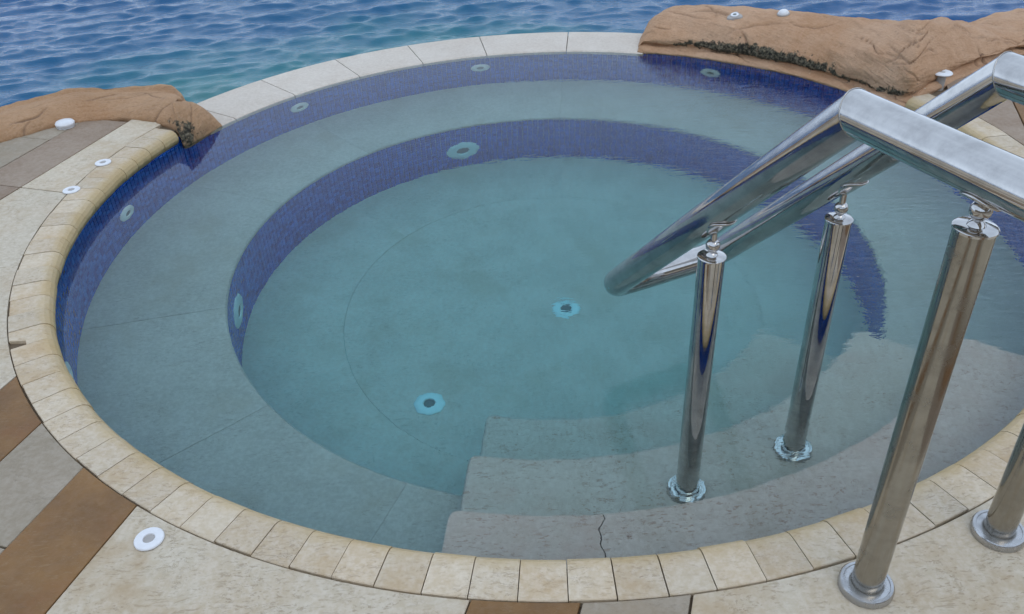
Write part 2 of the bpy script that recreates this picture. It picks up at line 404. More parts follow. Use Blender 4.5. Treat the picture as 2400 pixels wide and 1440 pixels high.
def mosaic(parent, r, ztop, zbot, a0, a1, single=None, missing=None):
    nc = round(2*math.pi*r/TS); step = 360/nc
    vs, fs = [], []; cnt = 0
    rows = int((ztop-zbot)/TS+0.75)
    for c in range(nc):
        a = (c+0.5)*step; aa = a if a >= a0 else a+360
        if aa > a1: continue
        for q in range(rows):
            z = ztop-(q+0.5)*TS
            if missing and missing(aa, q): continue
            t_ = random.uniform(-0.0006, 0.0006)
            if single and cnt < 300 and single(aa, q):
                o = bpy.data.objects.new('tile', TP); C.objects.link(o); o.parent = parent
                o.matrix_parent_inverse = parent.matrix_world.inverted()
                x, y, zz = pol(r, a, z); o.matrix_world = Matrix.Translation((x, y, zz)) @ Matrix.Rotation(R(a)+math.pi+t_*8, 4, 'Z')
                cnt += 1; continue
            v, f = tile_geo(r, a, z, TS, t_); k = len(vs); vs += v; fs += [tuple(k+i for i in ff) for ff in f]
    o = adopt(me_obj('mosaic', vs, fs, M['tile'], None), parent); tag(o, kind='stuff')
    return cnt
bpy.context.view_layer.update()
gone = {(163, 0), (164, 0), (176, 0), (178, 0), (179, 0), (187, 0), (193, 0), (173, 0)}
def miss(a, q):
    if (q <= 1 and 68 < a < 153) or (q == 0 and a <= 68): return True          # no row above the water on the overflow side
    if q == 0 and a < 205: return (int(a), 0) in gone or random.random() < 0.05
    return False
ntile = mosaic(upper, RW, 0.033, ZB, 18, 378, single=lambda a, q: 152 <= a <= 206 and q <= 4, missing=miss)
mosaic(inner, RP, ZB-0.022, ZF, 0, 360)

# bench and floor slabs
for k_, (a0, a1) in enumerate(zip([-203, -167.5, -140, -113, -85, -57, -29, -1, 28, 57, 84, 107, 131], [-167.5, -140, -113, -85, -57, -29, -1, 28, 57, 84, 107, 131, 157])):
    g = 0.045 if k_ in (0, 1, 8, 9) else 0.02
    adopt(sector('bench_slab', [(RP-0.004, ZB-0.006), (RP+0.002, ZB), (RW+0.003, ZB), (RW+0.003, ZB-0.022), (RP-0.004, ZB-0.022)], a0+g, a1-g, M['pool_stone'], None, 1.0))
M['bed'] = plain('pale_mortar', (0.38, 0.33, 0.26), 0.9, noise_amt=0.3, scale=30)
adopt(sector('bench_bed', [(RP, ZB-0.023), (RW, ZB-0.023), (RW, ZB-0.004), (RP+0.003, ZB-0.004)], 0, 360, M['bed'], None, 2.0))
adopt(sector('floor_bed', [(0.0, ZF-0.03), (RP+0.004, ZF-0.03), (RP+0.004, ZF-0.006), (0.0, ZF-0.006)], 0, 360, M['bed'], None, 3.0))
adopt(sector('floor_disc', [(0.0, ZF-0.02), (0.892, ZF-0.02), (0.892, ZF), (0.0, ZF)], 0, 360, M['floor_stone'], None, 2.0))
for a0, a1 in ((-160, -97), (-97, -34), (-34, 29), (29, 83), (83, 138), (138, 200)):
    adopt(sector('floor_slab', [(0.8935, ZF-0.02), (RP+0.003, ZF-0.02), (RP+0.003, ZF+0.001), (0.8935, ZF+0.001)], a0+0.008, a1-0.008, M['floor_stone'], None, 1.5))

# steps: concentric fronts, straight sides
def cross2(p, d, q, e):
    den = d[0]*e[1]-d[1]*e[0]; t = ((q[0]-p[0])*e[1]-(q[1]-p[1])*e[0])/den; return (p[0]+d[0]*t, p[1]+d[1]*t)
LP, LD = Vector((-0.205, 1.39)), Vector((0.09, 0.73)).normalized()
RP_, RD = Vector((1.545, 2.035)), Vector((-0.635, 0.54)).normalized()
CC = Vector((CX, CY))
def line_circle(p, d, r):
    o = p-CC; b = o.dot(d); c = o.dot(o)-r*r; t = -b-math.sqrt(b*b-c); return p+d*t
def step_poly(r_in, r_out, split=None, side=None, offs=0.0):
    """plan outline with rounded nosing corners"""
    def ang(q): return math.degrees(math.atan2(q.y-CY, q.x-CX))
    l_in, l_out = line_circle(LP, LD, r_in), line_circle(LP, LD, r_out)
    r_in_, r_out_ = line_circle(RP_, RD, r_in), line_circle(RP_, RD, r_out)
    ai0, ai1 = ang(l_in), ang(r_in_); ao0, ao1 = ang(l_out), ang(r_out_)
    cr = math.degrees(0.035/r_in)
    pts = []
    def rc(r, a): q = pol(r, a); return Vector((q[0], q[1]))
    if side != 'r':
        pts.append(l_out)
        a_ = l_in-LD*0.035; b_ = rc(r_in, ai0+cr)
        for t in (0, .25, .5, .75, 1): pts.append((a_*(1-t)+l_in*t)*(1-t)+(l_in*(1-t)+b_*t)*t)
        lo = ai0+cr
    else:
        lo = split[0][1]
    hi = ai1-cr if side != 'l' else split[0][1]
    kk = max(4, int((hi-lo)/1.5))
    if side == 'r': pts += [rc(r, a+offs) for r, a in reversed(split)]
    for i in range(kk+1):
        pts.append(rc(r_in, lo+(hi-lo)*i/kk))
    if side == 'l': pts += [rc(r, a-offs) for r, a in split]
    else:
        b_ = r_in_-RD*0.035; a_ = rc(r_in, ai1-cr)
        for t in (.25, .5, .75, 1): pts.append((a_*(1-t)+r_in_*t)*(1-t)+(r_in_*(1-t)+b_*t)*t)
        pts.append(r_out_)
    lo, hi = (ao1 if side != 'l' else split[-1][1]), (ao0 if side != 'r' else split[-1][1])
    kk = max(4, int(abs(hi-lo)/1.5))
    for i in range(1, kk): pts.append(rc(r_out, lo+(hi-lo)*i/kk))
    out_ = []
    for q in pts:
        if not out_ or (q-out_[-1]).length > 1e-4: out_.append(q)
    return [(q.x, q.y) for q in out_]
def nosed(name, poly, z0, z1, m, parent):
    o = adopt(prism(name, poly, z0, z1, m), parent)
    bv = o.modifiers.new('v', 'BEVEL'); bv.width = 0.010; bv.segments = 3; bv.limit_method = 'ANGLE'; bv.angle_limit = R(50)
    dg = bpy.context.evaluated_depsgraph_get(); me = bpy.data.meshes.new_from_object(o.evaluated_get(dg)); o.modifiers.clear(); o.data = me
    return o
ZSA, ZSB, ZSC = -0.15, -0.335, -0.60
CRK = [(1.545, -88.75), (1.56, -88.5), (1.572, -88.45), (1.59, -88.85), (1.603, -89.15), (1.625, -89.05), (1.65, -89.2), (1.68, -88.95), (1.71, -89.0), (1.76, -88.8), (1.838, -88.7)]
st = nosed('step', step_poly(0.895, 1.40), ZF-0.01, ZSC, M['step_stone'], pool)
st = nosed('step', step_poly(1.235, 1.70), ZF-0.012, ZSB, M['step_stone'], pool)
CRK = [(1.5548, CRK[0][1])]+CRK[1:]
sa = nosed('step', step_poly(1.5548, 1.834, CRK, 'l', 0.055), ZB-0.018, ZSA, M['step_stone'], pool)
sb = nosed('step', step_poly(1.5548, 1.834, CRK, 'r', 0.055), ZB-0.018, ZSA-0.0005, M['step_stone'], pool)
adopt(sector('step_bed', [(1.60, ZB), (1.83, ZB), (1.83, ZSA-0.02), (1.60, ZSA-0.02)], -92, -86, M['mortar'], None))

# coping: bullnosed stones on a mortar bed
bed = adopt(sector('coping', [(1.85, 0.02), (RCO+0.004, 0.02), (RCO+0.004, ZD-0.012), (1.85, ZD-0.012)], 155, 380, M['mortar'], None, 1.0))
def cop_section(ro, ri):
    c = (ri+0.036, ZD-0.036); s = [(ro, 0.03), (ro, ZD-0.002), (ro-0.002, ZD)]
    for i in range(8):
        a = R(90+180*i/7*0.92); s.append((c[0]+0.036*math.cos(a), c[1]+0.036*math.sin(a)))
    s.append((1.845, ZD-0.073)); s.append((1.86, 0.0045))
    return s
def cop_mat_yellow():
    m = M['coping'].copy(); m.name = 'coping_limestone_nosed'; t = m.node_tree; n = N(t)
    b = next(x for x in t.nodes if x.type == 'BSDF_PRINCIPLED'); col = b.inputs['Base Color'].links[0].from_socket
    p = n.pos(); s = n.sep(p)
    dx = n.math('SUBTRACT', s[0], CX); dy = n.math('SUBTRACT', s[1], CY)
    rr = n.math('SQRT', n.math('ADD', n.math('MULTIPLY', dx, dx), n.math('MULTIPLY', dy, dy)))
    edge = n.math('SUBTRACT', 1.0, n.step(n.math('ADD', rr, n.math('MULTIPLY', n.noise(p, 12, 4, 0.6), 0.05)), 1.835, 1.90))
    col2 = n.mix(n.math('MULTIPLY', edge, 0.75), col, (0.44, 0.31, 0.13))          # ochre water stain along the nose
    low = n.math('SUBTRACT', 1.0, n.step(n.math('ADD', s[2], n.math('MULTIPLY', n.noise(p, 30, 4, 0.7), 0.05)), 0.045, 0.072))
    col3 = n.mix(n.math('MULTIPLY', low, 0.7), col2, (0.13, 0.115, 0.045))         # ragged dark olive tone under the nose
    n.link(col3, b.inputs['Base Color']); return m
M['coping_stone'] = cop_mat_yellow()
a = -100.8-3.09*34; k_ = 0
HOLE = -151.7
while a < 21:
    a2 = a+3.09+random.uniform(-0.18, 0.18)
    if a > -204.5:
        g = random.uniform(0.022, 0.055); ro = RCO-random.uniform(0, 0.004); ri = RCI+random.uniform(-0.002, 0.002)
        s_ = cop_section(ro, ri); dz = random.uniform(-0.001, 0.001); s_ = [(r, z+dz) for r, z in s_]
        o = sector('coping_stone', s_, a+g, a2-g, M['coping_stone'], None, 0.8)
        if a <= HOLE < a2:      # the stone with a broken outer corner
            bm = bmesh.new(); bm.from_mesh(o.data)
            for v in bm.verts:
                q = math.degrees(math.atan2(v.co.y-CY, v.co.x-CX)); rr = math.hypot(v.co.x-CX, v.co.y-CY)
                if rr > RCO-0.012 and q > HOLE-0.4: v.co.x += (CX-v.co.x)/rr*0.045; v.co.y += (CY-v.co.y)/rr*0.045
            bm.to_mesh(o.data); bm.free()
        adopt(o, bed)
    a = a2
# overflow rim on the sea side: wide thin slabs level with the water
rim = adopt(sector('rim', [(1.84, -0.05), (2.10, -0.05), (2.10, -0.004), (1.84, -0.004)], 68.5, 151, M['mortar'], None, 1.0))
for a0, a1 in ((69.3, 83.2), (83.2, 97.7), (97.7, 109.5), (109.5, 121.5), (121.5, 134), (134, 146), (146, 151.5)):
    s_ = [(1.793, -0.006), (1.796, 0.001), (1.81, 0.006), (2.122, 0.012), (2.13, 0.006), (2.13, -0.035), (1.793, -0.035)]
    adopt(sector('rim_stone', s_, a0+0.07, a1-0.07, M['rim'], None, 1.0), rim)

# jets: lobed flange with a dark throat
def jet(pos, nrm, rad, label, big=False):
    q = Vector(nrm).to_track_quat('Z', 'Y').to_matrix().to_4x4(); M4 = Matrix.Translation(pos) @ q
    prof = [(rad, -0.002), (rad, 0.003), (rad*0.93, 0.007), (rad*0.62, 0.011), (rad*0.42, 0.010), (rad*0.38, 0.004), (rad*0.36, -0.03), (0.0005, -0.03)]
    o = adopt(lathe('jet_fitting', prof[:6], M['jet_plastic'], None, 40, M4, lobes=8, amp=0.035 if big else 0.02)); o['label'] = label
    adopt(lathe('throat', [(rad*0.38, 0.003), (rad*0.3, 0.0025), (0.0004, 0.0025)], M['dark'], None, 20, M4), o)
bpy.context.view_layer.update()
for a, z, lb in ((57.3, -0.215, 'white jet ring in the tiled wall below the large rock'), (98.9, -0.225, 'white jet ring under the middle of the overflow rim'), (132.9, -0.225, 'white jet ring in the tiled wall near the small rock'),
                 (171.4, -0.26, 'white jet ring in the shaded tiled wall at left'), (-154.4, -0.28, 'white jet ring seen edge-on at far left')):
    n_ = Vector((-math.cos(R(a)), -math.sin(R(a)), 0)); jet(Vector(pol(RW-0.001, a, z)), n_, 0.056, lb)
for a, z, lb in ((107.4, -0.79, 'large pale jet on the far side of the pit wall'), (-175.3, -0.755, 'large pale jet on the left of the pit wall')):
    n_ = Vector((-math.cos(R(a)), -math.sin(R(a)), 0)); jet(Vector(pol(RP-0.001, a, z)), n_, 0.092, lb, True)
for x, y, lb in ((0.235, 3.048, 'pale jet in the middle of the pool floor'), (-0.337, 2.521, 'pale jet on the pool floor nearer the bench')):
    jet(Vector((x, y, ZF+0.001)), (0, 0, 1), 0.06, lb, True)

# ------------------------------------------------------------------ POOL WATER (refracting body with absorption)
def build_water():
    m, t, b, o_ = mat('pool_water'); n = N(t); t.nodes.remove(b)
    g = n.new('ShaderNodeBsdfGlass'); g.inputs['IOR'].default_value = 1.33; g.inputs['Roughness'].default_value = 0.0
    p = n.pos(); s = n.sep(p)
    gust = n.step(n.math('ADD', n.math('MULTIPLY', s[0], 0.55), n.math('MULTIPLY', n.noise(p, 1.1, 2, 0.5), 0.9)), 0.22, 1.25)   # breeze ruffles the right-hand side
    rp = n.mapping(p, rot=(0, 0, R(12)), scale=(1.0, 2.4, 1.0))
    h1 = n.noise(rp, 16, 3, 0.55, 0.4); h2 = n.noise(rp, 5.5, 2, 0.5, 0.2)
    h = n.math('ADD', n.math('MULTIPLY', h1, n.math('MULTIPLY_ADD', gust, 0.95, 0.015)), n.math('MULTIPLY', h2, n.math('MULTIPLY_ADD', gust, 0.5, 0.12)))
    bp = n.new('ShaderNodeBump'); n.link(h, bp.inputs['Height']); bp.inputs['Strength'].default_value = 0.5; bp.inputs['Distance'].default_value = 0.0065
    n.link(bp.outputs[0], g.inputs['Normal']); n.link(g.outputs[0], o_.inputs['Surface'])
    va = n.new('ShaderNodeVolumeAbsorption'); va.inputs['Color'].default_value = (0.18, 0.82, 0.91, 1); va.inputs['Density'].default_value = 0.72
    n.link(va.outputs[0], o_.inputs['Volume'])
    r = RW+0.012
    vs, fs = lathe_geo([(0.0005, -1.0), (r, -1.0), (r, 0.0), (0.0005, 0.0)], 128, Matrix.Translation((CX, CY, 0)))
    o = me_obj('pool_water', vs, fs, m)
    bm = bmesh.new(); bm.from_mesh(o.data); bmesh.ops.remove_doubles(bm, verts=bm.verts, dist=1.1e-3); bmesh.ops.holes_fill(bm, edges=bm.edges)
    bmesh.ops.recalc_face_normals(bm, faces=bm.faces); bm.to_mesh(o.data); bm.free()
    tag(o, kind='structure')
build_water()

# ------------------------------------------------------------------ ROCKS
def catmull(P_, n_):
    P_ = [np.array(p, float) for p in P_]; P_ = [2*P_[0]-P_[1]]+P_+[2*P_[-1]-P_[-2]]
    out_ = []
    segs = len(P_)-3
    for k in range(n_):
        f = k/(n_-1)*segs; i = min(int(f), segs-1); t = f-i
        a, b, c, d = P_[i:i+4]
        out_.append(0.5*((2*b)+(-a+c)*t+(2*a-5*b+4*c-d)*t*t+(-a+3*b-3*c+d)*t**3))
    return np.array(out_)

def rock_mat(name, base, alt, seed):
    m, t, b, o_ = mat(name); n = N(t); p = n.vmath('ADD', n.pos(), (seed, seed*0.7, 0))
    c1 = n.noise(p, 3.0, 5, 0.6); c2 = n.noise(p, 18, 5, 0.65); c3 = n.noise(p, 90, 3, 0.6)
    col = n.mix(n.step(c1, 0.38, 0.66), base, alt)
    col = n.mix(n.math('MULTIPLY', n.step(c2, 0.35, 0.75), 0.5), col, tuple(min(1, x*1.12) for x in base))
    cb = n.new('ShaderNodeCombineXYZ'); n.link(n.attr('along'), cb.inputs[0])
    n.link(n.math('MULTIPLY_ADD', n.attr('across'), 5.0, n.math('MULTIPLY', n.attr('along'), 1.3)), cb.inputs[1]); cb.inputs[2].default_value = seed
    sv = n.vmath('ADD', cb.outputs[0], n.vmath('MULTIPLY', n.noise(p, 6, 3, 0.6, out='Color'), (0.25, 0.25, 0.0)))
    s1 = n.noise(sv, 4.5, 6, 0.68); s2 = n.noise(sv, 16, 5, 0.7)
    col = n.mix(n.math('MULTIPLY', n.step(s1, 0.52, 0.74), 0.55), col, tuple(x*0.62 for x in alt))
    dk = n.math('MULTIPLY', n.step(s2, 0.58, 0.68), 0.6)
    col = n.mix(dk, col, (0.17, 0.10, 0.06))
    rust = n.step(n.noise(p, 1.7, 3, 0.6), 0.52, 0.7)
    col = n.mix(n.math('MULTIPLY', rust, 0.5), col, (0.37, 0.18, 0.075))
    cr = n.attr('crack'); col = n.mix(n.math('MULTIPLY', cr, 0.85), col, (0.10, 0.055, 0.035))
    grain = n.noise(p, 75, 6, 0.8)
    col = n.mix(n.step(grain, 0.25, 0.75), n.mix(0.22, col, (0.18, 0.10, 0.05)), n.mix(0.12, col, (0.75, 0.62, 0.5)))
    # algae where the splash zone keeps the groove wet (a grown stain with its own ragged edge)
    al = n.attr('algae'); rag = n.noise(p, 26, 5, 0.72)
    af = n.step(n.math('ADD', al, n.math('MULTIPLY', n.math('SUBTRACT', rag, 0.5), 2.6)), 0.50, 0.78)
    agc = n.mix(n.step(n.noise(p, 60, 4, 0.75), 0.42, 0.66), (0.030, 0.027, 0.020), (0.21, 0.175, 0.12))
    col = n.mix(af, col, agc)
    sal = n.math('MULTIPLY', n.step(n.noise(p, 48, 4, 0.75), 0.66, 0.70), n.attr('salt'))
    col = n.mix(n.math('MULTIPLY', sal, 0.8), col, (0.62, 0.57, 0.47))
    n.link(col, b.inputs['Base Color']); b.inputs['Roughness'].default_value = 0.85; b.inputs['Specular IOR Level'].default_value = 0.25
    hh = n.math('ADD', n.math('ADD', n.math('MULTIPLY', c2, 0.5), n.math('MULTIPLY', c3, 0.35)), n.math('MULTIPLY', s2, 0.7))
    n.link(n.bump(n.math('ADD', hh, n.math('MULTIPLY', grain, 0.12)), 0.8, 0.014), b.inputs['Normal'])
    return m

def build_rock(name, front, outd, width, crest, zbase, nt_, ns, m, seed, end0=True, end1=False, algae=None, lump=0.03, ledge=True, e0len=0.14, e1len=0.1):
    """loft: front(t) plan polyline, outward plan direction, width, crest height; then sculpted by noise"""
    Fp = catmull(front, nt_); D = catmull(outd, nt_); W = catmull([(x,) for x in width], nt_)[:, 0]; K = catmull([(x,) for x in crest], nt_)[:, 0]; B = catmull([(x,) for x in zbase], nt_)[:, 0]
    D /= np.linalg.norm(D, axis=1)[:, None]
    seg = np.r_[0, np.cumsum(np.linalg.norm(np.diff(Fp, axis=0), axis=1))]; L = seg[-1]
    G = np.zeros((nt_, ns, 3)); TT = np.zeros((nt_, ns)); SS = np.zeros((nt_, ns))
    for i in range(nt_):
        e = 1.0
        if end0: x = min(1, seg[i]/e0len); e = min(e, math.sqrt(max(0, 1-(1-x)**2)))
        if end1: x = min(1, (L-seg[i])/e1len); e = min(e, math.sqrt(max(0, 1-(1-x)**2)))
        zb, h, wd = B[i], max(0.0, (K[i]-B[i]))*e, W[i]*(0.55+0.45*e)
        if ledge:
            pr = [(0.035, zb-0.03), (0.006, zb-0.004), (0.002, zb+min(.012, .3*h)), (0.024, zb+min(0.027, h*.4)), (0.052, zb+min(0.034, h*.5)), (0.036, zb+max(.26*h, min(.058, .6*h))), (0.050, zb+0.52*h), (0.14, zb+0.82*h), (0.45*wd+.05, zb+h), (0.8*wd, zb+0.75*h), (wd, zb-0.05), (wd+0.06, -0.8)]
        else:
            sk = -0.04 if seg[i] < 0.30 else -0.8
            pr = [(0.03, zb-0.07), (0.0, zb-0.005), (0.03*wd, zb+0.30*h), (0.14*wd, zb+0.66*h), (0.31*wd, zb+0.92*h), (0.52*wd, zb+h), (0.80*wd, zb+0.74*h), (wd, zb-0.02), (wd+0.02, sk)]
        S = catmull(pr, ns)
        G[i, :, :2] = Fp[i]+D[i]*S[:, :1]; G[i, :, 2] = S[:, 1]; TT[i] = seg[i]; SS[i] = np.linspace(0, 1, ns)
    du = np.gradient(G, axis=0); dv = np.gradient(G, axis=1); Nn = np.cross(du, dv); Nn /= np.linalg.norm(Nn, axis=2)[:, :, None]+1e-9
    if np.mean(Nn[:, ns//2, 2]) < 0: Nn = -Nn
    ARC = np.concatenate([np.zeros((nt_, 1)), np.cumsum(np.linalg.norm(np.diff(G, axis=1), axis=2), axis=1)], axis=1)
    crk = np.zeros((nt_, ns)); alg = np.zeros((nt_, ns)); sal = np.zeros((nt_, ns))
    # long slanting cracks, each a wandering line over the surface
    rr_ = random.Random(int(seed)+11); CK = np.zeros((nt_, ns)); amax = float(np.median(ARC[:, -1]))
    for _ in range(34 if ledge else 16):
        x, y = rr_.uniform(0.02, L*0.95), (rr_.uniform(0.13, 0.58) if ledge else rr_.uniform(0.08, 0.32)); ang = rr_.gauss(-0.38, 0.28); ln = rr_.uniform(0.06, 0.38); wd_ = rr_.uniform(0.0045, 0.010); dp = rr_.uniform(0.45, 1.0)
        n_s = max(3, int(ln/0.025))
        for k in range(n_s):
            ang += rr_.gauss(0, 0.22); x2, y2 = x+0.025*math.cos(ang), y+0.025*math.sin(ang)
            i0, i1 = np.searchsorted(seg, [x-0.04, x2+0.04]); 
            if i1 > i0:
                A_, B_ = TT[i0:i1], ARC[i0:i1]; vx, vy = x2-x, y2-y
                tt_ = np.clip(((A_-x)*vx+(B_-y)*vy)/(vx*vx+vy*vy), 0, 1); dd = np.hypot(A_-x-tt_*vx, B_-y-tt_*vy)
                taper = dp*min(1, 3*(k+1)/n_s, 3*(n_s-k)/n_s)
                CK[i0:i1] = np.maximum(CK[i0:i1], taper*np.clip(1-dd/wd_, 0, 1))
            x, y = x2, y2
    off = Vector((seed, seed*2, 0))
    for i in range(nt_):
        for j in range(ns):
            q = Vector(G[i, j]); qq = q+off
            d = lump*mnoise.fractal(qq*3.2, 0.9, 2.1, 3)
            # slanting strata: long ridges running down to the right
            al_, ac_ = TT[i, j], ARC[i, j]
            sq = Vector((al_*1.3+seed, ac_*7+al_*1.6, seed)); d += lump*0.34*mnoise.fractal(sq, 0.8, 2.1, 5)
            ck = CK[i, j]; d -= (0.016 if ledge else 0.008)*ck
            pit = max(0, mnoise.noise(qq*34)-0.35)*max(0, mnoise.noise(qq*3+Vector((4, 4, 4)))+0.1); d -= 0.012*pit
            d += lump*0.10*mnoise.fractal(qq*22, 1.0, 2.0, 3)
            crk[i, j] = ck
            s = SS[i, j]
            d *= min(1, 0.25+max(0, s)*5)
            G[i, j] += Nn[i, j]*d
            if algae: alg[i, j], sal[i, j] = algae(TT[i, j]/L, s)
    vs = G.reshape(-1, 3); ii = np.arange(nt_-1)[:, None]*ns+np.arange(ns-1)[None]
    F = np.stack([ii, ii+1, ii+ns+1, ii+ns], -1).reshape(-1, 4).tolist()
    if end0: F.append(list(range(ns)))
    if end1: F.append([(nt_-1)*ns+k for k in range(ns)])
    o = me_obj(name, vs, [tuple(f) for f in F], m, None, True)
    for nm, arr in (('crack', crk), ('algae', alg), ('salt', sal), ('along', TT), ('across', ARC)):
        at = o.data.attributes.new(nm, 'FLOAT', 'POINT')
        if len(o.data.vertices) == arr.size: at.data.foreach_set('value', arr.ravel().astype(np.float32))
    return o

M['rock_r'] = rock_mat('sandstone_render', (0.50, 0.31, 0.19), (0.44, 0.25, 0.135), 0.0)
M['rock_l'] = rock_mat('sandstone_render_dark', (0.42, 0.25, 0.135), (0.35, 0.195, 0.095), 5.0)
def alg_r(t, s):
    band = math.exp(-((s-(0.46 if 0.08 < t < 0.36 else 0.42))/(0.085 if 0.08 < t < 0.36 else 0.06))**2)
    on = max(0, min(1, (t-0.03)/0.05))*max(0, min(1, (0.55-t)/0.06))
    bulge = 1.15 if 0.10 < t < 0.34 else 0.8
    return band*on*bulge, (0.9 if s < 0.5 else 0.25)
angs = [70.5, 63, 54, 45, 36, 28, 21.5]
fr = [pol(1.808, a)[:2] for a in angs]+[(1.99, 3.79), (2.16, 3.90), (2.42, 4.06), (2.66, 4.22), (3.2, 4.5)]
od = [(math.cos(R(a)), math.sin(R(a))) for a in (74, 66, 61, 58, 58, 62, 66, 70, 78, 92, 98, 100)]
wd = [0.42, 0.52, 0.58, 0.62, 0.68, 0.74, 0.78, 0.66, 0.6, 0.55, 0.5, 0.48]
cr = [0.15, 0.180, 0.205, 0.212, 0.226, 0.260, 0.300, 0.292, 0.258, 0.205, 0.15, 0.13]
zb = [0, 0, 0, 0, 0, 0.0, 0.03, 0.07, 0.07, 0.07, 0.07, 0.07]
ro = build_rock('rock', fr, od, wd, cr, zb, 520, 190, M['rock_r'], 0.0, end0=True, algae=alg_r, lump=0.022)
tag(ro, 'large smooth tan rock with blackened groove curving along the right pool edge', 'rock')
def alg_l(t, s):
    return (0.95*math.exp(-((t-0.11)/0.05)**2)*math.exp(-((s-0.22)/0.17)**2)), 0.3
fl = [pol(1.80, 149)[:2], pol(1.793, 152.5)[:2], pol(1.795, 157)[:2], (-1.53, 3.80), (-1.66, 3.90), (-1.80, 3.94), (-1.95, 3.93), (-2.08, 3.905), (-2.22, 3.80), (-2.33, 3.70), (-2.6, 3.55), (-3.2, 3.4)]
dl = [(-.75, .66), (-.6, .8), (-.35, .94), (-.1, 1), (.05, 1), (0, 1), (-.1, 1), (-.25, 1), (-.45, 1), (-.5, 1), (-.4, 1), (-.3, 1)]
wl = [.16, .24, .28, .28, .30, .30, .30, .32, .33, .33, .33, .33]
cl = [0.085, 0.125, 0.165, 0.155, 0.135, 0.135, 0.152, 0.158, 0.152, 0.155, 0.16, 0.17]
zl = [0.0, 0.0, 0.01, 0.065, 0.075, 0.075, 0.075, 0.075, 0.075, 0.075, 0.075, 0.075]
rl = build_rock('rock', fl, dl, wl, cl, zl, 360, 100, M['rock_l'], 4.0, end0=True, algae=alg_l, lump=0.02, ledge=False, e0len=0.10)
tag(rl, 'small low brown rock ridge at the left end of the overflow rim', 'rock')

# ------------------------------------------------------------------ HANDRAIL
A1 = Vector((0.706, 1.114)); D1 = Vector((-0.395, 0.919)).normalized(); N1 = Vector((D1.y, -D1.x))
def RL(s, lat, z): q = A1+D1*s+N1*lat; return Vector((q.x, q.y, z))
LAT = 0.356; ZT = 1.02; SC = 0.27; SL = 1.03; SE = 1.045; ZE = ZT-(SE-SC)*SL
hr = empty('handrail', RL(0.3, LAT/2, ZD))
tag(hr, 'polished stainless steel double handrail leading down the pool steps', 'handrail')
bpy.context.view_layer.update()
def hadopt(o, p=None):
    p = p or hr; o.parent = p; o.matrix_parent_inverse = p.matrix_world.inverted(); return o
RT = 0.0385
def frames(path):
    T = [(path[min(i+1, len(path)-1)]-path[max(i-1, 0)]).normalized() for i in range(len(path))]
    return T
def tube(name, pieces, r, m, seg=40):
    """pieces: list of smooth paths; every ring lies on the mitre plane given by its tangent"""
    vs, fs = [], []
    for path, t0, t1 in pieces:
        T = frames(path); base = len(vs)
        up = Vector((0, 0, 1)); prevn = None
        for i, p in enumerate(path):
            seg_t = (path[1]-path[0]).normalized() if i == 0 else ((path[-1]-path[-2]).normalized() if i == len(path)-1 else T[i])
            n_ = (up-seg_t*up.dot(seg_t)).normalized(); b_ = seg_t.cross(n_)
            mt = t0 if (i == 0 and t0 is not None) else (t1 if (i == len(path)-1 and t1 is not None) else seg_t)
            for k in range(seg):
                a = 2*math.pi*k/seg; d = n_*(r*math.cos(a))+b_*(r*math.sin(a))
                lam = -d.dot(mt)/seg_t.dot(mt); vs.append(p+d+seg_t*lam)
        for i in range(len(path)-1):
            for k in range(seg):
                k2 = (k+1) % seg; fs.append((base+i*seg+k, base+i*seg+k2, base+(i+1)*seg+k2, base+(i+1)*seg+k))
    return me_obj(name, vs, fs, m, None, True)
def corner(p, d0, d1, r, k=10):
    """points rounding the corner at p"""
    a_, b_ = p-d0*r, p+d1*r
    return [(a_*(1-t)+p*t)*(1-t)+(p*(1-t)+b_*t)*t for t in [i/k for i in range(k+1)]]
SB = -0.55
dsl = (RL(SE, 0, ZE)-RL(SC, 0, ZT)).normalized(); dh = (RL(1, 0, 0)-RL(0, 0, 0)).normalized(); dl_ = (RL(0, 1, 0)-RL(0, 0, 0)).normalized()
c1, c2 = RL(SC, 0, ZT), RL(SC, LAT, ZT); e1, e2 = RL(SE, 0, ZE), RL(SE, LAT, ZE); b1, b2 = RL(SB, 0, ZT), RL(SB, LAT, ZT)
mt1 = (dh+dsl).normalized(); mt2 = (-dsl-dh).normalized()
def dens(a_, b_, k=6): return [a_*(1-i/k)+b_*(i/k) for i in range(k+1)]
lowU = dens(c1, e1-dsl*0.06)+corner(e1, dsl, dl_, 0.055)+corner(e2, dl_, -dsl, 0.055)+dens(e2-dsl*0.06, c2)
backU = dens(c2, b2+dh*0.09)+corner(b2, -dh, -dl_, 0.085)+corner(b1, -dl_, dh, 0.085)+dens(b1+dh*0.09, c1)
lowU, backU = [[p for i, p in enumerate(P_) if i == 0 or (p-P_[i-1]).length > 1e-4] for P_ in (lowU, backU)]
rail = hadopt(tube('rail', [(lowU, mt1, mt2), (backU, mt2, mt1)], RT, M['steel']))
M['weld'] = steel('weld_bead', 0.30, (0.52, 0.50, 0.47), 0.75)
